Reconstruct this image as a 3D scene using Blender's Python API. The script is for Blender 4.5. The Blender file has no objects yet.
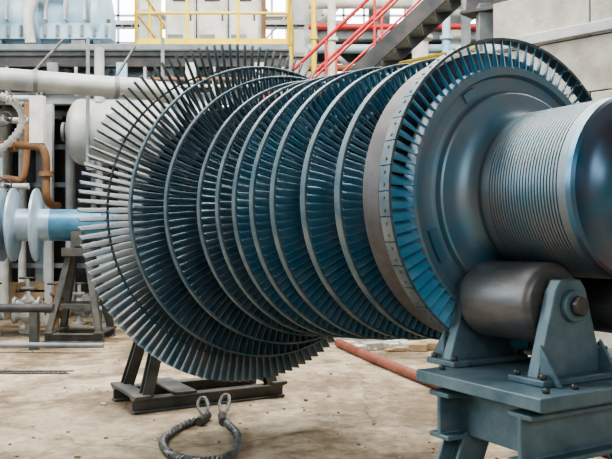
import bpy, math, random
from mathutils import Vector as V, Matrix
random.seed(4)
sc=bpy.context.scene
try: sc.view_settings.look='AgX - Medium High Contrast'
except Exception as e: print('look',e)
UP=V((0,0,1))

# ------------------------------------------------------------ materials
def mat(name,c1,c2=None,rough=.5,metal=0.,scale=3.,bump=0.,rough2=None,detail=6,contrast=(.35,.7),stretch=(1,1,1),emit=None):
    m=bpy.data.materials.new(name); m.use_nodes=True
    nt=m.node_tree; b=nt.nodes['Principled BSDF']
    b.inputs['Metallic'].default_value=metal
    b.inputs['Roughness'].default_value=rough
    b.inputs['Base Color'].default_value=(*c1,1)
    if emit:
        b.inputs['Emission Color'].default_value=(*c1,1); b.inputs['Emission Strength'].default_value=emit
    if c2 is not None:
        tc=nt.nodes.new('ShaderNodeTexCoord'); mp=nt.nodes.new('ShaderNodeMapping')
        mp.inputs['Scale'].default_value=stretch
        nt.links.new(tc.outputs['Object'],mp.inputs['Vector'])
        n=nt.nodes.new('ShaderNodeTexNoise'); n.inputs['Scale'].default_value=scale; n.inputs['Detail'].default_value=detail
        n.inputs['Roughness'].default_value=.6
        nt.links.new(mp.outputs[0],n.inputs['Vector'])
        r=nt.nodes.new('ShaderNodeValToRGB')
        r.color_ramp.elements[0].position=contrast[0]; r.color_ramp.elements[1].position=contrast[1]
        r.color_ramp.elements[0].color=(*c1,1); r.color_ramp.elements[1].color=(*c2,1)
        nt.links.new(n.outputs['Fac'],r.inputs['Fac']); nt.links.new(r.outputs['Color'],b.inputs['Base Color'])
        if rough2 is not None:
            mr=nt.nodes.new('ShaderNodeMapRange'); mr.inputs['To Min'].default_value=rough; mr.inputs['To Max'].default_value=rough2
            mr.inputs['From Min'].default_value=.3; mr.inputs['From Max'].default_value=.7
            nt.links.new(n.outputs['Fac'],mr.inputs['Value']); nt.links.new(mr.outputs[0],b.inputs['Roughness'])
        if bump:
            n2=nt.nodes.new('ShaderNodeTexNoise'); n2.inputs['Scale'].default_value=scale*8; n2.inputs['Detail'].default_value=5
            nt.links.new(mp.outputs[0],n2.inputs['Vector'])
            bp=nt.nodes.new('ShaderNodeBump'); bp.inputs['Strength'].default_value=bump; bp.inputs['Distance'].default_value=.01
            nt.links.new(n2.outputs['Fac'],bp.inputs['Height']); nt.links.new(bp.outputs[0],b.inputs['Normal'])
    return m

M={}
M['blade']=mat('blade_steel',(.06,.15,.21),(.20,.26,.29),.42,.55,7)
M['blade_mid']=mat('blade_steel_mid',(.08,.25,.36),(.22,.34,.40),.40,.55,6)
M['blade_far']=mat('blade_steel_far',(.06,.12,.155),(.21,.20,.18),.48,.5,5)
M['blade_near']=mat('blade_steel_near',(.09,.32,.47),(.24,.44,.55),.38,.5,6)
M['shroud']=mat('shroud_steel',(.06,.125,.16),(.19,.22,.235),.45,.55,8)
M['shroud_near']=mat('shroud_near_steel',(.08,.125,.15),(.20,.22,.22),.48,.55,8)
M['rotor']=mat('rotor_steel',(.03,.05,.065),(.08,.075,.07),.45,.7,4,rough2=.6)
M['face']=mat('disc_face_steel',(.11,.28,.39),(.28,.27,.27),.38,.65,3.2,rough2=.55,bump=.03)
M['drum']=mat('drum_steel',(.11,.19,.235),(.25,.23,.215),.42,.7,4,rough2=.55)
M['end']=mat('shaft_end_steel',(.05,.17,.26),(.20,.11,.10),.34,.7,3)
M['brown']=mat('tempered_disc_steel',(.085,.08,.085),(.155,.145,.145),.5,.55,5)
M['stand']=mat('stand_paint_grey_blue',(.055,.11,.14),(.14,.20,.225),.5,.15,7,bump=.2,contrast=(.3,.68))
M['stand_dark']=mat('stand_dark_steel',(.06,.07,.07),(.15,.14,.12),.55,.4,5,bump=.2)
M['roller']=mat('roller_steel',(.10,.11,.12),(.20,.18,.16),.45,.6,5,stretch=(1,1,4))
M['bolt']=mat('bolt_steel',(.08,.08,.08),(.15,.14,.13),.45,.7,10)
M['wire']=mat('wire_rope_steel',(.07,.08,.085),(.24,.24,.23),.45,.5,30)
M['red_oxide']=mat('red_oxide_paint',(.15,.04,.025),(.25,.09,.06),.6,0,6,bump=.2)
M['bluewhite']=mat('blue_white_metal',(.24,.36,.47),(.46,.55,.61),.4,.25,4)
M['blueshaft']=mat('blue_shaft_metal',(.04,.17,.29),(.12,.27,.39),.42,.35,4)
M['lgrey']=mat('light_grey_paint',(.30,.33,.34),(.55,.56,.54),.55,.1,2)
M['grey']=mat('mid_grey_paint',(.13,.155,.17),(.27,.29,.29),.55,.1,3)
M['dark']=mat('dark_steel',(.03,.035,.04),(.09,.08,.075),.6,.3,3)
M['lblue']=mat('light_blue_paint',(.26,.44,.58),(.46,.61,.69),.5,.05,2)
M['yellow']=mat('yellow_paint',(.85,.64,.03),(.70,.50,.05),.5,0,4)
M['red']=mat('red_paint',(.60,.04,.04),(.45,.05,.05),.5,0,4)
M['orange']=mat('rust_brown_paint',(.20,.095,.045),(.32,.18,.09),.6,0,4)
M['white']=mat('white_insulation',(.70,.70,.67),(.42,.41,.37),.75,0,3,bump=.3)
M['wood']=mat('timber',(.28,.20,.11),(.42,.31,.19),.75,0,4,bump=.2)
M['conc']=mat('concrete_block',(.32,.30,.26),(.58,.56,.51),.85,0,2.5,bump=.5)
M['wallm']=mat('wall_plaster',(.22,.22,.21),(.38,.37,.35),.85,0,.8,bump=.3)
M['roof']=mat('roof_deck',(.10,.11,.12),(.18,.18,.18),.8,0,.8)
M['glass']=mat('window_glass',(.82,.90,.96),None,.25,0,emit=4.)
M['tyre']=mat('black_rubber',(.02,.02,.02),(.05,.05,.05),.7,0,5)

def floor_mat():
    m=bpy.data.materials.new('floor_concrete'); m.use_nodes=True
    nt=m.node_tree; b=nt.nodes['Principled BSDF']; L=nt.links.new
    tc=nt.nodes.new('ShaderNodeTexCoord')
    def noise(s,d=6,r=.6):
        n=nt.nodes.new('ShaderNodeTexNoise'); n.inputs['Scale'].default_value=s; n.inputs['Detail'].default_value=d; n.inputs['Roughness'].default_value=r
        L(tc.outputs['Object'],n.inputs['Vector']); return n
    def ramp(src,p0,c0,p1,c1):
        r=nt.nodes.new('ShaderNodeValToRGB'); e=r.color_ramp.elements
        e[0].position=p0;e[0].color=(*c0,1);e[1].position=p1;e[1].color=(*c1,1); L(src,r.inputs['Fac']); return r
    def mix(a,bb,f,mode='MIX'):
        x=nt.nodes.new('ShaderNodeMix'); x.data_type='RGBA'; x.blend_type=mode
        if isinstance(f,float): x.inputs[0].default_value=f
        else: L(f,x.inputs[0])
        L(a,x.inputs[6]); L(bb,x.inputs[7]); return x
    base=ramp(noise(.55).outputs['Fac'],.32,(.29,.23,.155),.66,(.54,.455,.335))
    fine=ramp(noise(7,9,.72).outputs['Fac'],.34,(.52,.48,.43),.60,(1,1,1))
    m1=mix(base.outputs[0],fine.outputs[0],1.0,'MULTIPLY')
    st=ramp(noise(1.3,9,.7).outputs['Fac'],.44,(1,1,1),.60,(.38,.33,.28))
    m2=mix(m1.outputs[2],st.outputs[0],.95,'MULTIPLY')
    sp=ramp(noise(38,3,.6).outputs['Fac'],.64,(1,1,1),.73,(.42,.39,.35))
    m25=mix(m2.outputs[2],sp.outputs[0],.8,'MULTIPLY')
    vo=nt.nodes.new('ShaderNodeTexVoronoi'); vo.feature='DISTANCE_TO_EDGE'; vo.inputs['Scale'].default_value=.30
    dn=noise(1.8,6); ad=nt.nodes.new('ShaderNodeVectorMath'); ad.operation='MULTIPLY_ADD'
    L(dn.outputs['Color'],ad.inputs[0]); ad.inputs[1].default_value=(.5,.5,.5); L(tc.outputs['Object'],ad.inputs[2]); L(ad.outputs[0],vo.inputs['Vector'])
    cr=ramp(vo.outputs['Distance'],.0,(.40,.35,.30),.006,(1,1,1))
    m3=mix(m25.outputs[2],cr.outputs[0],.7,'MULTIPLY')
    L(m3.outputs[2],b.inputs['Base Color']); b.inputs['Roughness'].default_value=.7
    bp=nt.nodes.new('ShaderNodeBump'); bp.inputs['Strength'].default_value=.25; bp.inputs['Distance'].default_value=.01
    L(noise(14,6).outputs['Fac'],bp.inputs['Height']); L(bp.outputs[0],b.inputs['Normal'])
    return m
M['floor']=floor_mat()

# ------------------------------------------------------------ builder
class B:
    def __init__(s,name): s.name=name; s.v=[]; s.f=[]; s.m=[]; s.mats=[]
    def add(s,vs,fs,m):
        o=len(s.v); s.v+= [tuple(x) for x in vs]
        if m not in s.mats: s.mats.append(m)
        k=s.mats.index(m)
        for f in fs: s.f.append([i+o for i in f]); s.m.append(k)
    def prism(s,poly,p1,p2,m,up=UP,caps=True):
        p1=V(p1);p2=V(p2);d=(p2-p1).normalized(); up=V(up)
        if abs(d.dot(up))>.98: up=V((0,1,0))
        x=d.cross(up).normalized(); y=x.cross(d).normalized(); n=len(poly)
        vs=[p+x*a+y*b for p in (p1,p2) for a,b in poly]
        fs=[[i,(i+1)%n,n+(i+1)%n,n+i] for i in range(n)]
        if caps: fs+= [list(range(n))[::-1],list(range(n,2*n))]
        s.add(vs,fs,m)
    def beam(s,p1,p2,w,h,m,up=UP):
        s.prism([(-w/2,-h/2),(w/2,-h/2),(w/2,h/2),(-w/2,h/2)],p1,p2,m,up)
    def ibeam(s,p1,p2,w,h,m,t=.02,up=UP):
        a=w/2;b=h/2;c=t/2
        s.prism([(-a,-b),(a,-b),(a,-b+t),(c,-b+t),(c,b-t),(a,b-t),(a,b),(-a,b),(-a,b-t),(-c,b-t),(-c,-b+t),(-a,-b+t)],p1,p2,m,up)
    def cyl(s,p1,p2,r,m,n=20,r2=None):
        p1=V(p1);p2=V(p2);L=(p2-p1).length
        s.lathe(p1,(p2-p1),[(0,0),(0,r),(L,r if r2 is None else r2),(L,0)],m,n)
    def box(s,c,sz,m,rz=0):
        R=Matrix.Rotation(rz,3,'Z'); c=V(c)
        d=R@V((0,sz[1]/2,0)); s.beam(c-d,c+d,sz[0],sz[2],m)
    def lathe(s,o,ax,prof,m,n=32,u=None):
        o=V(o);ax=V(ax).normalized()
        if u is None:
            u=ax.orthogonal().normalized()
        u=V(u); w=ax.cross(u).normalized()
        cs=[(math.cos(2*math.pi*i/n),math.sin(2*math.pi*i/n)) for i in range(n)]
        vs=[];ids=[]
        for (z,r) in prof:
            if r<1e-6: ids.append([len(vs)]*n); vs.append(o+ax*z)
            else:
                ids.append(list(range(len(vs),len(vs)+n)))
                vs+=[o+ax*z+(u*c+w*q)*r for c,q in cs]
        fs=[]
        for a,b in zip(ids[:-1],ids[1:]):
            for i in range(n):
                j=(i+1)%n; f=[a[i],a[j],b[j],b[i]]; g=[]
                for q in f:
                    if q not in g: g.append(q)
                if len(g)>2: fs.append(g)
        s.add(vs,fs,m)
    def tube(s,pts,r,m,n=10,closed=False,smooth=6):
        P=[V(p) for p in pts]; Q=[]
        N=len(P)
        for i in range(N if closed else N-1):
            g=lambda k:P[k%N] if closed else P[max(0,min(N-1,k))]
            a,b,c,d=g(i-1),g(i),g(i+1),g(i+2)
            for k in range(smooth):
                t=k/smooth
                Q.append(.5*((2*b)+(c-a)*t+(2*a-5*b+4*c-d)*t*t+(3*b-a-3*c+d)*t**3))
        if not closed: Q.append(P[-1])
        T=[]
        for i in range(len(Q)):
            if closed: t=Q[(i+1)%len(Q)]-Q[i-1]
            else: t=Q[min(i+1,len(Q)-1)]-Q[max(i-1,0)]
            T.append(t.normalized())
        u=T[0].orthogonal().normalized(); vs=[]
        for q,t in zip(Q,T):
            u=(u-t*u.dot(t)).normalized(); w=t.cross(u)
            vs+=[q+(u*math.cos(2*math.pi*k/n)+w*math.sin(2*math.pi*k/n))*r for k in range(n)]
        K=len(Q); fs=[]
        for i in range(K if closed else K-1):
            for k in range(n):
                fs.append([i*n+k,i*n+(k+1)%n,((i+1)%K)*n+(k+1)%n,((i+1)%K)*n+k])
        if not closed: fs+=[list(range(n))[::-1],[(K-1)*n+k for k in range(n)]]
        s.add(vs,fs,m); return Q,T
    def railing(s,pts,h,m,r=.025,step=1.1,mid=True,toe=False):
        pts=[V(p) for p in pts]
        for a,b in zip(pts[:-1],pts[1:]):
            s.cyl(a+UP*h,b+UP*h,r,m,8)
            if mid: s.cyl(a+UP*h*.52,b+UP*h*.52,r*.8,m,8)
            if toe: s.beam(a+UP*.06,b+UP*.06,.015,.12,m)
            k=max(1,round((b-a).length/step))
            for i in range(k+1):
                p=a.lerp(b,i/k); s.cyl(p,p+UP*h,r,m,8)
    def make(s,bevel=0,parent=None,angle=35):
        me=bpy.data.meshes.new(s.name); 
        lo=V((min(v[0] for v in s.v),min(v[1] for v in s.v),min(v[2] for v in s.v)))
        hi=V((max(v[0] for v in s.v),max(v[1] for v in s.v),max(v[2] for v in s.v)))
        c=(lo+hi)/2; c.z=lo.z
        me.from_pydata([V(v)-c for v in s.v],[],s.f)
        for k in s.mats: me.materials.append(M[k])
        me.polygons.foreach_set('material_index',s.m)
        me.polygons.foreach_set('use_smooth',[True]*len(s.f)); me.update()
        import bmesh
        bm=bmesh.new(); bm.from_mesh(me); bmesh.ops.recalc_face_normals(bm,faces=bm.faces); bm.to_mesh(me); bm.free()
        me.set_sharp_from_angle(angle=math.radians(angle))
        ob=bpy.data.objects.new(s.name,me); sc.collection.objects.link(ob)
        ob.location=c
        if parent:
            ob.parent=parent; ob.location=c-parent.location
        if bevel:
            md=ob.modifiers.new('bevel','BEVEL'); md.width=bevel; md.segments=2; md.limit_method='ANGLE'; md.angle_limit=math.radians(40)
            md.harden_normals=False
        return ob
def empty(name,loc):
    e=bpy.data.objects.new(name,None); e.location=loc; e.empty_display_size=.2; sc.collection.objects.link(e); return e

# ------------------------------------------------------------ rotor frame
PHI=math.radians(30)
A=V((-math.sin(PHI),math.cos(PHI),0)); Pp=V((math.cos(PHI),math.sin(PHI),0))
AX=1.68
P0=V((.975,3.54,AX))
def RP(s,p=0,z=AX):           # point in rotor frame: along axis, across, absolute height
    q=P0+A*s+Pp*p; return V((q.x,q.y,z))

rotor=empty('steam_turbine_rotor',RP(1.2,0,AX))
def lathe_part(name,prof,m,n=160):
    b=B(name); b.lathe(P0,A,prof,m,n,u=Pp); return b.make(parent=rotor,angle=28)

# near shaft journal
lathe_part('shaft_journal',[(-1.45,0),(-1.45,.17),(-1.43,.185),(-1.0,.19),(-.99,.215),(-.80,.225),(-.74,.24),(-.70,.265),(-.675,.30),(-.668,.335),(-.668,.358),(-.655,.368),(-.63,.368)],'end')
prof=[(-.63,.368)]
z=-.60
while z<-.215:
    prof+=[(z,.368),(z+.0095,.368),(z+.0115,.361),(z+.0135,.361)]; z+=.0155
prof+=[(-.19,.368),(-.175,.365),(-.17,.352),(-.15,.345),(-.135,.345)]
lathe_part('ribbed_seal_drum',prof,'drum')
lathe_part('disc_face',[(-.135,.345),(-.10,.352),(-.075,.372),(-.062,.40),(-.058,.425),(-.055,.47),(-.048,.478),(-.018,.482),(-.008,.49),(-.004,.50),(-.004,.555),(-.018,.56),(-.03,.565),(-.032,.598),(-.02,.605),(.05,.605),(.05,.56),(.09,.54)],'face')
lathe_part('tempered_disc',[(.09,.54),(.095,.69),(.105,.70),(.225,.70),(.24,.69),(.25,.55),(.28,.50)],'brown')
# balance weights fixed in the face groove
b=B('balance_weights')
for t0,dt in ((198,16),(30,10),(118,8)):
    K=8; vs=[];fs=[]
    for k in range(K+1):
        t=math.radians(t0+dt*k/K); er=Pp*math.cos(t)+UP*math.sin(t)
        for (a_,r) in ((-.020,.505),(-.020,.545),(-.002,.548),(-.002,.502)): vs.append(P0+A*a_+er*r)
    for k in range(K):
        for j in range(4): fs.append([k*4+j,k*4+(j+1)%4,(k+1)*4+(j+1)%4,(k+1)*4+j])
    fs+=[[0,1,2,3],[K*4,K*4+1,K*4+2,K*4+3]]
    b.add(vs,fs,'face')
b.make(parent=rotor,angle=30)
rows=[ # s, root, tip, n, chord
 (.40,.565,.725,108,.09),
 (.68,.565,.752,108,.09),
 (.95,.57,.785,108,.09),
 (1.16,.575,.805,108,.09),
 (1.36,.58,.82,108,.09),
 (1.57,.585,.835,108,.09),
 (1.80,.60,.86,110,.09),
 (2.14,.64,.955,114,.10),
 (2.48,.72,1.09,118,.10),
 (2.87,.86,1.345,126,.10)]
prof=[(.28,.50)]
for s,r0,r1,n,c in rows:
    h=c*.58
    low=.52 if r0<.61 else r0-.12
    prof+=[(s-h-.03,.50),(s-h,low),(s-h,r0-.015),(s-h+.01,r0),(s+h-.01,r0),(s+h,r0-.015),(s+h,low),(s+h+.03,.50)]
prof+=[(3.05,.5),(3.1,.42),(3.25,.36),(3.4,.30),(3.5,.27),(4.3,.26),(4.32,.36),(4.42,.36),(4.42,0)]
lathe_part('rotor_body',prof,'rotor')

def blade_row(name,s,r0,r1,n,c0,c1,g0,g1,th,m,cam=.1,nsec=5,taper=.45):
    b=B(name)
    us=[0,.2,.5,.8,1]
    for i in range(n):
        t=2*math.pi*i/n; er=Pp*math.cos(t)+UP*math.sin(t); et=-Pp*math.sin(t)+UP*math.cos(t)
        vs=[];fs=[]
        jit=random.uniform(-.012,.012)
        for k in range(nsec):
            q=k/(nsec-1); r=r0+(r1-r0)*q; c=c0+(c1-c0)*q; g=math.radians(g0+(g1-g0)*q)+jit; h=th*(1-taper*q)
            prof=[]
            for u in us: prof.append((u,cam*4*u*(1-u)*c*(1-.5*q)+h*(.25+3*u*(1-u))*.5))
            for u in us[::-1]: prof.append((u,cam*4*u*(1-u)*c*(1-.5*q)-h*(.25+3*u*(1-u))*.5))
            for u,y in prof:
                x=(u-.5)*c
                a_=x*math.cos(g)-y*math.sin(g); ta=x*math.sin(g)+y*math.cos(g)
                vs.append(P0+A*(s+a_)+er*r+et*ta)
        N=10
        for k in range(nsec-1):
            for j in range(N): fs.append([k*N+j,k*N+(j+1)%N,(k+1)*N+(j+1)%N,(k+1)*N+j])
        fs.append([(nsec-1)*N+j for j in range(N)])
        b.add(vs,fs,m)
    return b.make(parent=rotor,angle=50)
def ring(name,s0,s1,ra,rb,m):
    b=B(name); b.lathe(P0,A,[(s0,ra),(s0,rb-.003),(s0+.003,rb),(s1-.003,rb),(s1,rb-.003),(s1,ra),(s0,ra)],m,160,u=Pp); b.make(parent=rotor,angle=30)

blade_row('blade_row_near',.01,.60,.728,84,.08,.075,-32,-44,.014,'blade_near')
# segmented shroud on near row
b=B('segmented_shroud')
n=42
for i in range(n):
    t0=2*math.pi*(i+.02)/n; t1=2*math.pi*(i+.98)/n; K=5; vs=[];fs=[]
    for k in range(K+1):
        t=t0+(t1-t0)*k/K; er=Pp*math.cos(t)+UP*math.sin(t)
        for (a_,r) in ((-.022,.724),(-.022,.737),(.05,.737),(.05,.724)): vs.append(P0+A*a_+er*r)
    for k in range(K):
        for j in range(4): fs.append([k*4+j,k*4+(j+1)%4,(k+1)*4+(j+1)%4,(k+1)*4+j])
    fs+=[[0,1,2,3],[K*4,K*4+1,K*4+2,K*4+3]]
    b.add(vs,fs,'shroud_near')
    for q in (.25,.75):     # tenon rivets
        t=t0+(t1-t0)*q; er=Pp*math.cos(t)+UP*math.sin(t)
        b.cyl(P0+A*.014+er*.735,P0+A*.014+er*.741,.007,'shroud_near',8)
b.make(parent=rotor,angle=30)
NR=len(rows)
for k,(s,r0,r1,n,c) in enumerate(rows):
    if k==NR-1:
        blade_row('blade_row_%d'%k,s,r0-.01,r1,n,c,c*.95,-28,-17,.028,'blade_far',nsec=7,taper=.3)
        ring('lacing_wire_1',s-.008,s+.008,1.13,1.145,'shroud')
    elif k>=NR-3:
        blade_row('blade_row_%d'%k,s,r0-.01,r1-.01,n,c,c*.95,-30,-20,.020,'blade',nsec=6,taper=.3)
        ring('shroud_%d'%k,s-.03,s+.03,r1-.010,r1+.004,'shroud')
    else:
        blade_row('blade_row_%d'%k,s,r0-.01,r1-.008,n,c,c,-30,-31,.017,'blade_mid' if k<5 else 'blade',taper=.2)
        ring('shroud_%d'%k,s-.026,s+.026,r1-.010,r1+.004,'shroud')

# ------------------------------------------------------------ near roller stand
st=B('roller_support_stand')
hz=.93
def loc_box(b,s0,s1,p0,p1,z0,z1,m):
    b.beam(RP(s0,(p0+p1)/2,(z0+z1)/2),RP(s1,(p0+p1)/2,(z0+z1)/2),abs(p1-p0),z1-z0,m)
loc_box(st,-.76,-.08,-.64,.64,hz-.05,hz,'stand')
loc_box(st,-.70,-.14,-.56,.56,hz-.075,hz-.05,'stand')
for sv in (-.64,-.20):
    st.ibeam(RP(sv,-.62,hz-.17),RP(sv,.62,hz-.17),.12,.19,'stand',.02)
for pv in (-.5,0,.5):
    st.beam(RP(-.64,pv,hz-.17),RP(-.2,pv,hz-.17),.02,.17,'stand')
for sv in (-.64,-.20):
    for sg in (-1,1):
        st.ibeam(RP(sv,sg*.46,hz-.265),RP(sv,sg*.74,.04),.14,.12,'stand',.015,up=A)
        loc_box(st,sv-.11,sv+.11,sg*.74-.12,sg*.74+.12,0,.03,'stand')
    st.beam(RP(sv,-.62,.35),RP(sv,.62,.35),.06,.08,'stand')
for sg in (-1,1):
    st.beam(RP(-.64,sg*.62,.35),RP(-.2,sg*.62,.35),.06,.08,'stand')
    pc=sg*.27; rz=1.218
    # roller
    st.lathe(RP(-.50,pc,rz),A,[(0,0),(0,.145),(.012,.158),(.03,.165),(.37,.165),(.388,.158),(.40,.145),(.40,0)],'roller',64)
    st.cyl(RP(-.60,pc,rz),RP(.0,pc,rz),.045,'bolt',24)
    # bearing brackets (trapezoid plates with hub)
    for sv,sd in ((-.545,-1),(-.055,1)):
        poly=[(-.19,hz-rz),(.19,hz-rz),(.085,.06),(.055,.10),(-.055,.10),(-.085,.06)]
        a=RP(sv-.028,pc,rz); c=RP(sv+.028,pc,rz)
        st.prism(poly,a,c,'stand')
        st.cyl(RP(sv+sd*.028,pc,rz),RP(sv+sd*.055,pc,rz),.062,'stand',28)
        st.cyl(RP(sv+sd*.055,pc,rz),RP(sv+sd*.085,pc,rz),.04,'bolt',6)
        for q in (-.165,.165):
            gx=pc+q; w=.018
            vs=[RP(sv+sd*.028,gx-w/2,hz),RP(sv+sd*.028,gx-w/2,hz+.15),RP(sv+sd*.13,gx-w/2,hz),
                RP(sv+sd*.028,gx+w/2,hz),RP(sv+sd*.028,gx+w/2,hz+.15),RP(sv+sd*.13,gx+w/2,hz)]
            st.add(vs,[[0,1,2],[3,5,4],[0,3,4,1],[1,4,5,2],[2,5,3,0]],'stand')
        loc_box(st,sv-.09,sv+.09,pc-.22,pc+.22,hz,hz+.025,'stand')
        for q in (-.195,.195):
            for e in (-.065,.065):
                st.cyl(RP(sv+e,pc+q,hz+.025),RP(sv+e,pc+q,hz+.045),.016,'bolt',6)
for p in (-.55,-.4,.4,.55):
    for sv in (-.70,-.14): st.cyl(RP(sv,p,hz),RP(sv,p,hz+.018),.015,'bolt',6)
st.make(bevel=.005)

# ------------------------------------------------------------ A-frame trestles
def trestle(s,hw,top,zt,dep,m='stand_dark'):
    b=B('rotor_trestle_stand')
    for e in (-dep,dep):
        b.ibeam(RP(s+e,-hw,.065),RP(s+e,hw,.065),.11,.12,m,.018)
        for sg in (-1,1):
            b.ibeam(RP(s+e,sg*(hw-.12),.12),RP(s+e*.5,sg*top,zt-.14),.10,.10,m,.015,up=A)
        b.beam(RP(s+e*.75,-hw*.55,zt*.45),RP(s+e*.75,hw*.55,zt*.45),.05,.07,m)
    for pv in (-hw+.07,hw-.07):
        b.beam(RP(s-dep-.1,pv,.14),RP(s+dep+.1,pv,.14),.14,.03,m)
    b.beam(RP(s-dep-.05,-hw*.35,.14),RP(s+dep+.1,-hw*.35,.14),.2,.02,m)
    b.beam(RP(s,-top-.14,zt-.10),RP(s,top+.14,zt-.10),dep*1.3+.1,.12,m)
    return b
t=trestle(3.92,.72,.30,1.34,.28)
for sg in (-1,1):
    t.cyl(RP(3.77,sg*.20,1.345),RP(4.07,sg*.20,1.345),.075,'roller',28)
    for sv in (3.74,4.10): t.prism([(-.1,-.08),(.1,-.08),(.04,.05),(-.04,.05)],RP(sv-.015,sg*.20,1.36),RP(sv+.015,sg*.20,1.36),m='stand_dark')
t.make(bevel=.004)

# second rotor (plain discs), lying across the hall at the left
C0=V((-2.75,11.08,1.67)); CA=V((-1,-.15,0)).normalized()
b=B('disc_rotor')
b.lathe(C0,CA,[(0,0),(0,.17),(.02,.185),(.25,.185),(.25,.232),(.40,.232),(.40,.25),(.50,.25),(.50,.232),(.98,.232)],'blueshaft',64)
pr=[(.98,.232)]
for c in (1.18,1.50,1.66,2.0,2.4,2.9,3.4):
    pr+=[(c-.06,.235),(c-.04,.27),(c-.025,.50),(c-.015,.53),(c+.015,.53),(c+.025,.50),(c+.04,.27),(c+.06,.235)]
pr+=[(3.7,.232),(4.6,.2),(4.6,0)]
b.lathe(C0,CA,pr,'bluewhite',96)
b.make(angle=30)
def cradle(x,y):
    b=B('shaft_cradle_stand')
    zt=1.67-.232
    for e in (-.32,.32):
        b.ibeam((x-.42,y+e,.06),(x+.42,y+e,.06),.11,.12,'stand_dark',.018)
        for sg in (-1,1): b.ibeam((x+sg*.36,y+e,.12),(x+sg*.13,y+e*.35,zt-.2),.09,.09,'stand_dark',.014,up=(0,1,0))
        b.beam((x-.27,y+e*.75,.5),(x+.27,y+e*.75,.5),.05,.07,'stand_dark')
    for sg in (-1,1): b.beam((x+sg*.36,y-.4,.135),(x+sg*.36,y+.4,.135),.13,.03,'stand_dark')
    b.box((x,y,zt-.16),(.42,.5,.12),'stand_dark')
    b.prism([(-.24,-.1),(.24,-.1),(.24,.12),(.17,.02),(.08,-.028),(-.08,-.028),(-.17,.02),(-.24,.12)],(x-.08,y,zt+.02),(x+.08,y,zt+.02),'stand_dark')
    b.make(bevel=.004)
cradle(-3.3,11.0); cradle(-6.9,10.46)

# ------------------------------------------------------------ wire rope sling
b=B('wire_rope_sling')
def strand(pts,r,turns,sm=30):
    tmp=B('x'); Q,T=tmp.tube(pts,.01,'wire',4,smooth=sm)
    L=len(Q)
    for k in range(3):
        pp=[]
        u=V((0,0,1))
        for i,(q,t) in enumerate(zip(Q,T)):
            side=t.cross(u).normalized(); up2=side.cross(t)
            a=2*math.pi*(turns*i/L+k/3); pp.append(q+side*math.cos(a)*r*.6+up2*math.sin(a)*r*.6)
        b.tube(pp,r*.52,'wire',6,smooth=1)
h=.026
body=[(-.80,6.1,h),(-.95,5.85,h),(-1.03,5.45,h),(-.96,5.15,h),(-.84,4.98,h),(-.68,4.90,h),(-.53,5.0,h),(-.475,5.25,h),(-.52,5.6,h),(-.62,5.9,h),(-.68,6.1,h)]
strand(body,.028,20)
strand([(-.80,6.06,h),(-.85,6.2,h),(-.91,6.33,h+.03),(-.905,6.4,h+.08),(-.86,6.4,h+.09),(-.82,6.28,h+.05),(-.805,6.06,h+.02)],.015,8)
strand([(-.68,6.06,h),(-.70,6.22,h),(-.735,6.38,h+.05),(-.705,6.47,h+.10),(-.66,6.44,h+.09),(-.655,6.28,h+.03),(-.675,6.06,h+.01)],.015,8)
b.cyl((-.84,5.9,h+.01),(-.80,6.12,h+.01),.034,'bolt',14)
b.cyl((-.65,5.9,h+.01),(-.685,6.12,h+.01),.034,'bolt',14)
b.make(angle=50)

b=B('red_floor_pipe')
b.tube([(.44,10.2,.055),(1.1,7.9,.055),(2.35,4.2,.055)],.055,'red_oxide',16,smooth=3)
b.make()
b=B('floor_drain_grating')
for i in range(60):
    x=-5.6+i*.05; b.box((x,8.25,.004),(.025,.16,.012),'dark')
b.box((-4.1,8.17,.005),(3.05,.02,.014),'stand_dark'); b.box((-4.1,8.33,.005),(3.05,.02,.014),'stand_dark')
b.make()
b=B('floor_debris')
for i in range(320):
    y=random.uniform(4.6,13); x=random.uniform(-.42*y,.30*y); r=random.uniform(.005,.014)*(1.8 if random.random()<.1 else 1)
    vs=[V((x,y,r*.4))+V((random.uniform(.5,1.1)*a,random.uniform(.5,1.1)*c,random.uniform(.5,1)*d*.6))*r for a in(-1,1) for c in(-1,1) for d in(-1,1)]
    b.add(vs,[[0,1,3,2],[4,6,7,5],[0,4,5,1],[2,3,7,6],[0,2,6,4],[1,5,7,3]],random.choice(['conc','conc','grey','wood','orange']))
b.make()

# ------------------------------------------------------------ room shell
def plane_box(name,c,sz,m):
    b=B(name); b.box(c,sz,m); return b.make()
plane_box('floor',(0,7,-.1),(28,30.4,.2),'floor')
plane_box('wall_back',(0,22.1,6),(28,.2,12),'wallm')
plane_box('wall_left',(-13.9,7,6),(.2,30,12),'wallm')
plane_box('wall_right',(11,7,6),(.2,30,12),'wallm')
plane_box('wall_front',(0,-8,6),(28,.2,12),'wallm')
plane_box('ceiling',(0,7,12.1),(28,30.4,.2),'roof')
k=1
for x in (-11.5,-8.2,-4.9,-1.6,1.7,5.0,8.3):
    b=B('window_%d'%k); k+=1
    x0,x1,z0,z1=x-1.2,x+1.2,4.8,8.8
    b.box((x,21.94,(z0+z1)/2),(2.4,.03,z1-z0),'glass')
    for q in range(5): b.box((x0+q*.6,21.91,(z0+z1)/2),(.06,.06,z1-z0),'grey')
    for q in range(6): b.box((x,21.91,z0+q*.8),(2.46,.06,.06),'grey')
    b.make()
b=B('roof_truss')
for y in (0,5,10,15,20):
    b.ibeam((-13.8,y,10.9),(10.9,y,10.9),.25,.3,'grey',.03); b.ibeam((-13.8,y,11.8),(10.9,y,11.8),.25,.3,'grey',.03)
    for i in range(16):
        x=-13.5+i*1.5; b.beam((x,y,10.9),(x+.75,y,11.8),.08,.08,'grey'); b.beam((x+.75,y,11.8),(x+1.5,y,10.9),.08,.08,'grey')
b.make()

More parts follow.
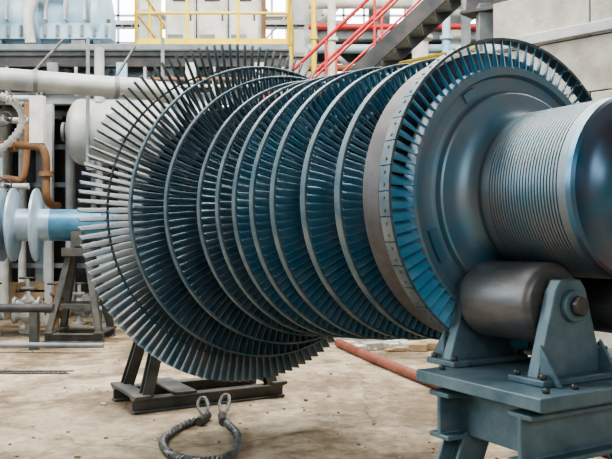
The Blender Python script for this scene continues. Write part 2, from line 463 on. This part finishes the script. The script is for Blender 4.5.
b=B('concrete_plinth')
b.box((1.9,11.0,.3),(3.0,.6,.6),'conc',-.15); b.box((1.3,10.5,.13),(2.0,.4,.26),'conc',-.15)
for i in range(34):
    x=random.uniform(.55,2.2); y=random.uniform(9.75,10.25); s_=random.uniform(.05,.18)
    b.box((x,y,s_*.3),(s_*1.5,s_,s_*.6),random.choice(['conc','white','conc','wood']),random.uniform(0,3))
b.make(bevel=.012)
b=B('concrete_partition')
q0=V((2.45,9.3,0)); q1=V((6.4,5.6,0)); L=(q1-q0).length; d=(q1-q0)/L
b.beam(q0+UP*1.9,q1+UP*1.9,.42,3.78,'grey')
zz=0; row=0
while zz<3.75:
    x=-.6*(row%2)
    while x<L:
        a=max(0,x)+.008; c=min(L,x+1.2)-.008
        if c-a>.05:
            jo=random.uniform(-.012,.012); nrm=V((d.y,-d.x,0))
            b.beam(q0+d*a+UP*(zz+.31)+nrm*jo,q0+d*c+UP*(zz+.31)+nrm*jo,.5,.605,'conc')
        x+=1.2
    zz+=.62; row+=1
b.beam(q0-d*.1+UP*3.80,q1+UP*3.80,.62,.12,'lgrey')
b.make(bevel=.008)
b=B('overhead_girder')
b.ibeam((2.2,10.2,4.75),(6.6,6.2,4.35),.35,.5,'dark',.04)
b.beam((2.4,10.02,.6),(2.4,10.02,4.6),.2,.2,'grey'); b.box((2.4,10.02,.3),(.36,.36,.6),'grey')
b.beam((6.5,6.3,0),(6.5,6.3,4.2),.25,.25,'grey')
b.make(bevel=.005)

b=B('elevated_walkway')
w0=V((.9,13.4,3.35)); w1=V((5.6,8.7,3.35)); off=V((.6,.6,0))
b.beam(w0+off*.5-UP*.03,w1+off*.5-UP*.03,.9,.06,'grey')
b.ibeam(w0-UP*.18,w1-UP*.18,.12,.24,'grey'); b.ibeam(w0+off-UP*.18,w1+off-UP*.18,.12,.24,'grey')
b.railing([w0,w1],1.1,'yellow',.032,1.0,toe=True); b.railing([w0+off,w1+off],1.1,'yellow',.032,1.0)
for q in (.03,.35,.68,.97):
    p=w0.lerp(w1,q)+off*.5; b.beam((p.x,p.y,0),(p.x,p.y,3.1),.15,.15,'grey')
u0=V((3.0,11.5,4.9)); u1=V((6.0,8.7,4.9)); o2=V((.55,.6,0))
b.beam(u0+o2*.5-UP*.03,u1+o2*.5-UP*.03,.85,.06,'grey')
b.ibeam(u0-UP*.15,u1-UP*.15,.1,.2,'dark')
b.railing([u0,u1],1.1,'yellow',.032,1.0,toe=True)
for q in (.02,.5,.98):
    p=u0.lerp(u1,q)+o2*.9; b.beam((p.x,p.y,3.3),(p.x,p.y,4.85),.12,.12,'lgrey')
b.make()
b=B('access_staircase')
s0=V((-1.2,12.3,2.3)); s1=V((2.6,11.4,5.7)); so=V((.2,.85,0))
for o in (V((0,0,0)),so):
    b.beam(s0+o,s1+o,.05,.24,'dark'); b.cyl(s0+o+UP*1.0,s1+o+UP*1.0,.03,'red',10); b.cyl(s0+o+UP*.55,s1+o+UP*.55,.02,'red',8)
    for i in range(6):
        p=s0.lerp(s1,i/5)+o; b.cyl(p,p+UP*1.0,.022,'red',8)
for i in range(18):
    p=s0.lerp(s1,(i+.5)/18)+so*.5; b.box(p,(.24,.84,.03),'grey',-.23)
b.beam((s0.x,s0.y,0),(s0.x,s0.y,2.3),.12,.12,'grey'); b.beam((s0.x+.2,s0.y+.85,0),(s0.x+.2,s0.y+.85,2.3),.12,.12,'grey')
b.beam((2.45,11.45,0),(2.45,11.45,5.5),.12,.12,'grey')
b.make()

b=B('steel_structure_frame')
xs=(.1,1.6,3.1,4.6); 
for x in xs:
    for y in (15.5,17.5): b.ibeam((x,y,0),(x,y,9.5),.26,.26,'lgrey',.03,up=(0,1,0))
for z in (3.0,4.4,5.7,7.2):
    for y in (15.5,17.5): b.ibeam((xs[0],y,z),(xs[-1],y,z),.2,.26,'grey',.02)
    for x in xs: b.ibeam((x,15.5,z),(x,17.5,z),.16,.2,'grey',.02)
    b.box((2.35,16.5,z+.15),(4.5,2.0,.04),'dark')
for i in range(3):
    for z0,z1 in ((3.0,4.4),(4.4,5.7),(5.7,7.2)):
        if (i+int(z0))%2: b.beam((xs[i],15.45,z0),(xs[i+1],15.45,z1),.09,.09,'white')
        else: b.beam((xs[i+1],15.45,z0),(xs[i],15.45,z1),.09,.09,'white')
b.make()
b=B('mezzanine_platform')
b.box((-6,14.9,4.78),(11.4,3.6,.2),'grey')
b.ibeam((-11.7,13.15,4.62),(-.3,13.15,4.62),.22,.30,'dark',.03)
b.ibeam((-11.7,13.3,3.95),(-.3,13.3,3.95),.14,.2,'lgrey',.02)
for i in range(13):
    x=-11.5+i*.85; b.beam((x,13.2,4.0),(x+.42,13.2,4.5),.06,.07,'grey'); b.beam((x+.42,13.2,4.5),(x+.85,13.2,4.0),.06,.07,'grey')
for x in (-11.5,-8.4,-5.75,-2.4,-.4):
    for y in (13.3,16.4): b.ibeam((x,y,0),(x,y,4.7),.25,.25,'lgrey',.03,up=(0,1,0))
b.railing([(-3.0,13.2,4.88),(-.3,13.2,4.88)],1.1,'yellow',.03,.9,toe=True)
b.railing([(-.3,13.2,4.88),(-.3,16.6,4.88)],1.1,'yellow',.03,1.0)
b.railing([(-3.0,13.2,4.88),(-3.0,16.6,4.88)],1.1,'yellow',.03,1.0)
b.box((-7.0,16.7,2.3),(9.0,.15,4.6),'dark')  # dark sheet added behind the pipes, shade of the recesses put into its colour
for y,z,r,m in ((13.6,4.45,.07,'lblue'),(13.8,4.3,.05,'white'),(14.1,4.4,.1,'grey'),(13.05,4.25,.035,'orange'),(13.0,4.12,.025,'white')):
    b.cyl((-11,y,z),(-.5,y,z),r,m,12)
for i in range(9):
    x=-10.4+i*1.2; b.box((x,13.0,4.35),(.18,.08,.35),random.choice(['lblue','white','grey'])); b.cyl((x+.4,13.0,3.95),(x+.4,13.0,4.45),.03,'lgrey',8)
b.make()
b=B('turbine_casing_half')
b.lathe((-5.9,14.0,5.5),(1,0,0),[(0,0),(0,.75),(.12,.75),(.12,.6),(.9,.6),(1.0,.72),(1.12,.72),(1.12,.62),(1.9,.5),(2.05,.5),(2.05,.66),(2.17,.66),(2.17,0)],'lblue',40)
b.beam((-6.1,13.6,5.2),(-3.5,13.6,5.2),.35,.28,'lblue')
for x in (-5.6,-4.1): b.box((x,14.0,5.0),(.25,1.1,.25),'grey')
for i in range(12):
    x=-6.0+i*.22; b.cyl((x,13.55,5.34),(x,13.55,5.44),.04,'bolt',6)
    b.cyl((x,13.4,5.1),(x,13.4,5.3),.03,'grey',6)
for i in range(6):
    x=-5.7+i*.35; b.box((x,13.4,5.62),(.04,.2,.5),'lgrey')
b.tube([(-4.9,13.3,4.95),(-4.9,13.2,5.5),(-4.6,13.2,5.9),(-4.2,13.3,6.2),(-4.2,13.4,7.5)],.09,'white',12)
b.tube([(-5.5,13.3,4.95),(-5.5,13.2,5.4),(-5.7,13.2,5.8),(-5.7,13.3,7.5)],.06,'grey',12)
b.make(bevel=.005)
b=B('electrical_cabinet')
for i in range(3):
    x=-2.45+i*.62; b.box((x,14.9,5.75),(.6,.6,1.74),'lgrey'); b.box((x,14.59,5.75),(.54,.02,1.66),'white'); b.box((x+.2,14.57,5.8),(.03,.03,.16),'dark')
    b.box((x,14.57,6.2),(.3,.02,.2),'dark'); b.box((x-.1,14.57,5.3),(.3,.02,.3),'grey')
b.make(bevel=.008)

b=B('insulated_steam_pipe')
b.tube([(-7.5,9.2,3.72),(-5.5,9.9,3.70),(-3.2,10.8,3.69),(-2.3,11.15,3.68),(-1.9,11.3,3.55),(-1.8,11.35,3.1),(-1.8,11.35,2.0),(-1.8,11.35,.1)],.15,'lgrey',20)
for q in (0,.33,.66,.95):
    p=V((-6.2,9.65,3.71)).lerp(V((-2.6,11.03,3.685)),q); d=V((.92,.37,0)).normalized()
    b.cyl(p-d*.03,p+d*.03,.165,'grey',24)
    b.beam((p.x,p.y,3.85),(p.x,p.y+1.2,4.6),.03,.03,'dark')
b.make()
b=B('horizontal_pressure_vessel')
R=.55
dome=[(R*.45*(1-math.cos(a*math.pi/14)),R*math.sin(a*math.pi/14)) for a in range(8)]
pr=dome+[(1.0,R),(1.0,R+.03),(1.06,R+.03),(1.06,R),(2.3,R)]+[(2.3+.0+ (R*.45)-z0,r) for z0,r in dome[::-1][1:]]
b.lathe((-4.0,12.5,3.25),(1,.12,0),pr,'lgrey',40)
b.lathe((-4.07,12.5,3.25),(1,.12,0),[(0,0),(0,.16),(.05,.16),(.05,.1),(.12,.1)],'grey',20)
for x in (-3.5,-2.3):
    b.box((x,12.6,2.66),(.14,.9,.16),'grey')
    for y in (12.0,13.2): b.beam((x,y,2.6),(x,y,4.7),.05,.05,'grey')
b.cyl((-3.4,12.3,2.2),(-3.4,12.3,2.8),.06,'lgrey',12); b.cyl((-3.4,12.3,3.7),(-3.4,12.3,4.6),.08,'lgrey',12)
b.cyl((-3.0,12.25,3.25),(-3.0,11.85,3.25),.14,'grey',18); b.cyl((-3.0,11.88,3.25),(-3.0,11.82,3.25),.22,'lgrey',18)
b.make(bevel=.004)

b=B('brown_pipework')
b.tube([(-6.6,12.4,3.02),(-5.2,12.4,3.02),(-4.5,12.4,3.0),(-4.33,12.4,2.9),(-4.3,12.4,2.6),(-4.3,12.4,2.2),(-4.3,12.6,2.05),(-4.3,13,2.04)],.065,'orange',14)
b.tube([(-6.6,12.9,2.5),(-5.2,12.9,2.5),(-4.85,12.9,2.6),(-4.8,12.9,3.9)],.06,'orange',14)
for p in ((-4.85,12.4,3.02),(-5.6,12.4,3.02)): b.cyl(V(p)-V((.05,0,0)),V(p)+V((.05,0,0)),.12,'orange',16)
b.cyl((-4.3,12.4,2.5),(-4.3,12.4,2.58),.12,'orange',16)
b.make()
b=B('pipe_rack')
for x,r,m in ((-6.3,.12,'white'),(-6.9,.08,'lgrey'),(-7.3,.06,'grey'),(-7.8,.15,'grey'),(-5.9,.08,'white'),(-5.4,.06,'lblue'),(-4.9,.10,'lgrey'),(-4.2,.07,'grey'),(-3.8,.10,'lgrey'),(-3.3,.05,'orange'),(-2.9,.08,'grey')):
    b.tube([(x,15.6,.1),(x,15.6,2.0),(x,15.6,3.9),(x+.1,15.7,4.1),(x+.6,16.2,4.12)],r,m,12)
    b.cyl((x,15.6,2.0),(x,15.6,2.06),r*1.7,m,16); b.cyl((x,15.6,.02),(x,15.6,.08),r*1.9,m,16)
for z in (.9,1.7,2.6,3.4): b.beam((-8.2,15.8,z),(-2.6,15.8,z),.08,.1,'grey')
for x in (-8.2,-6.3,-4.5,-2.6): b.beam((x,15.9,0),(x,15.9,4.2),.1,.1,'lgrey')
b.make()
b=B('valve_manifold')
b.box((-5.2,12.0,3.0),(.16,.16,3.2),'grey'); b.box((-4.45,13.0,1.9),(.12,.12,3.8),'lgrey')
for z in (3.7,3.35,2.3): 
    b.cyl((-5.8,11.9,z),(-4.4,11.9,z),.05,'lgrey',12); b.cyl((-4.9,11.9,z),(-4.82,11.9,z),.11,'grey',14)
    b.cyl((-4.7,11.9,z),(-4.7,11.7,z),.03,'dark',10); b.tube([(-4.7+.1*math.cos(a*math.pi/5),11.7,z+.1*math.sin(a*math.pi/5)) for a in range(10)],.014,'dark',6,closed=True,smooth=2)
b.box((-4.25,11.85,3.35),(.22,.12,.75),'white'); b.box((-4.95,11.85,2.6),(.25,.12,.3),'lblue')
b.beam((-5.2,12.0,0),(-5.2,12.0,1.5),.16,.16,'grey')
b.make(bevel=.003)
b=B('corrugated_hose')
Q,T=b.tube([(-4.35,10.7,3.5),(-4.15,10.7,3.4),(-4.05,10.7,3.2),(-4.15,10.7,2.95),(-4.4,10.7,2.75),(-4.7,10.7,2.85),(-5.2,10.8,3.25)],.045,'white',10,smooth=8)
for q,t in list(zip(Q,T))[::2]: b.cyl(q-t*.012,q+t*.012,.058,'white',10)
b.make()

def valve(x,y,h,m):
    b=B('control_valve')
    b.cyl((x,y,0),(x,y,.04),.14,m,16); b.cyl((x,y,.04),(x,y,h*.35),.05,m,12)
    b.lathe((x,y,h*.3),(0,0,1),[(0,.05),(.04,.11),(.1,.14),(.18,.11),(.22,.06),(.3,.045),(.34,.1),(.37,.1),(.37,.03),(.5,.03),(.5,0)],m,18)
    b.cyl((x-.2,y,h*.3+.1),(x+.2,y,h*.3+.1),.06,m,14)
    for e in (-.2,.2): b.cyl((x+e-.02,y,h*.3+.1),(x+e+.02,y,h*.3+.1),.11,m,16)
    zz=h*.3+.52; b.tube([(x+.13*math.cos(a*math.pi/5),y+.13*math.sin(a*math.pi/5),zz) for a in range(10)],.014,'dark',6,closed=True,smooth=2)
    b.cyl((x-.13,y,zz),(x+.13,y,zz),.01,'dark',6)
    b.make()
for x,y,h,m in ((-4.6,12.4,1.0,'lgrey'),(-5.5,12.6,.9,'grey'),(-4.35,11.75,.5,'white'),(-4.1,12.3,.7,'orange'),(-4.95,11.75,.7,'lblue'),(-3.9,12.9,.6,'lgrey'),(-4.75,11.35,.9,'white'),(-3.5,12.7,.6,'grey')): valve(x,y,h,m)
b=B('drain_pipe')
b.tube([(-7,9.95,.55),(-5,9.95,.55),(-3.9,9.95,.55),(-3.35,9.95,.55)],.06,'dark',14)
b.tube([(-7,9.75,.10),(-4,9.7,.10),(-3.0,9.65,.10),(-2.6,9.65,.10)],.035,'grey',12)
for x in (-6.2,-4.5,-3.6): b.box((x,9.95,.25),(.1,.12,.5),'stand_dark')
b.make()
b=B('timber_crate')
for x,y in ((-1.7,13.8),(-5.0,14.2)):
    for i in range(4): b.box((x,y,.1+i*.16),(.9,.7,.12),'wood')
    for e in (-.4,.4): b.box((x+e,y-.36,.34),(.1,.04,.66),'wood')
b.make(bevel=.006)
b=B('pump_unit')
for x,y in ((-7.6,14.6),(-3.3,14.7)):
    b.box((x,y,.2),(2.0,1.0,.4),'conc')
    b.lathe((x-.85,y,.85),(1,0,0),[(0,0),(0,.2),(.1,.36),(.9,.36),(.95,.2),(1.2,.2),(1.2,.42),(1.5,.42),(1.6,.2),(1.7,0)],'lblue',24)
b.make(bevel=.01)
b=B('vertical_header_pipe')
for x,y,r,m in ((-2.2,17.2,.14,'white'),(-1.5,17.2,.2,'lgrey'),(-1.0,17.0,.09,'orange'),(.5,14.5,.08,'white'),(2.2,14.4,.16,'white'),(2.7,14.4,.08,'lblue'),(3.6,14.2,.12,'lgrey'),(-8,17.2,.2,'lgrey'),(-3.6,17.3,.25,'white'),(.15,14.4,.05,'yellow')):
    b.cyl((x,y,0),(x,y,9),r,m,16)
    for z in (2.2,4.4,5.3,6.6): b.cyl((x,y,z),(x,y,z+.07),r*1.5,m,16)
b.make()
b=B('overhead_pipe_run')
for y,z,r,m in ((15.0,6.2,.12,'white'),(15.1,5.3,.09,'lblue'),(15.05,4.9,.07,'orange'),(15.1,5.75,.06,'red'),(14.95,4.3,.1,'white')):
    b.cyl((.05,y,z),(9,y,z),r,m,14)
b.make()
b=B('cable_tray')
for y,z in ((18.2,5.9),(18.3,6.7),(18.4,7.5)):
    for e in (-.2,.2): b.beam((-9,y+e,z),(1,y+e,z),.03,.1,'lgrey')
    for i in range(40): b.beam((-9+i*.25,y-.2,z-.03),(-9+i*.25,y+.2,z-.03),.03,.02,'grey')
    for e in (-.1,0,.1): b.cyl((-9,y+e,z+.01),(1,y+e,z+.01),.03,'dark',6)
for x in (-8.5,-5.5,-2.6,.5): b.beam((x,18.9,0),(x,18.9,8),.1,.1,'lgrey')
b.make()
b=B('scaffold_tower')
for x in (-4.2,-2.9,-1.6,-.5):
    for y in (19.3,20.4): b.cyl((x,y,0),(x,y,8.5),.035,'yellow' if x>-2 else 'grey',8)
for z in (1.2,2.4,3.6,4.8,6.0,7.2):
    for y in (19.3,20.4): b.cyl((-4.3,y,z),(-.4,y,z),.03,'grey',8)
    for x in (-4.2,-2.9,-1.6,-.5): b.cyl((x,19.2,z),(x,20.5,z),.03,'grey',8)
    b.box((-2.4,19.85,z+.05),(3.8,.9,.05),'wood')
for i,(xa,xb) in enumerate(((-4.2,-2.9),(-2.9,-1.6),(-1.6,-.5))):
    for z in (1.2,3.6,6.0): b.cyl((xa,19.27,z),(xb,19.27,z+1.2),.025,'grey',8)
b.make()

# ------------------------------------------------------------ lights
w=bpy.data.worlds.new('World'); sc.world=w; w.use_nodes=True
bg=w.node_tree.nodes['Background']; bg.inputs[0].default_value=(.80,.89,1,1); bg.inputs[1].default_value=.5
def area(name,loc,tgt,sx,sy,p,c):
    l=bpy.data.lights.new(name,'AREA'); l.shape='RECTANGLE'; l.size=sx; l.size_y=sy; l.energy=p; l.color=c
    o=bpy.data.objects.new(name,l); o.location=loc; o.rotation_euler=(V(tgt)-V(loc)).to_track_quat('-Z','Y').to_euler(); sc.collection.objects.link(o)
area('skylight_lamp_left',(-5,7,10.7),(-4.6,7.01,0),2.2,16,3000,(1,.96,.88))
area('skylight_lamp_right',(5,9,10.7),(4.8,9.01,0),2.2,14,2300,(1,.97,.92))
area('skylight_lamp_rear',(-1,17.5,10.5),(-1,18.5,0),16,2,3200,(1,.98,.95))
area('window_lamp_left',(-12,4,5.5),(0,5,1.5),6,4,850,(.72,.87,1))
area('window_lamp_front',(1,-7,5.5),(0,5,1.5),9,3,450,(.85,.93,1))  # added frontal fill light; the front wall has no window

# ------------------------------------------------------------ camera
cd=bpy.data.cameras.new('camera'); cam=bpy.data.objects.new('camera',cd); sc.collection.objects.link(cam)
cam.location=(0,0,1.48); cam.rotation_euler=(math.radians(90.65),0,0); cd.lens=44.1; cd.sensor_width=36
sc.camera=cam
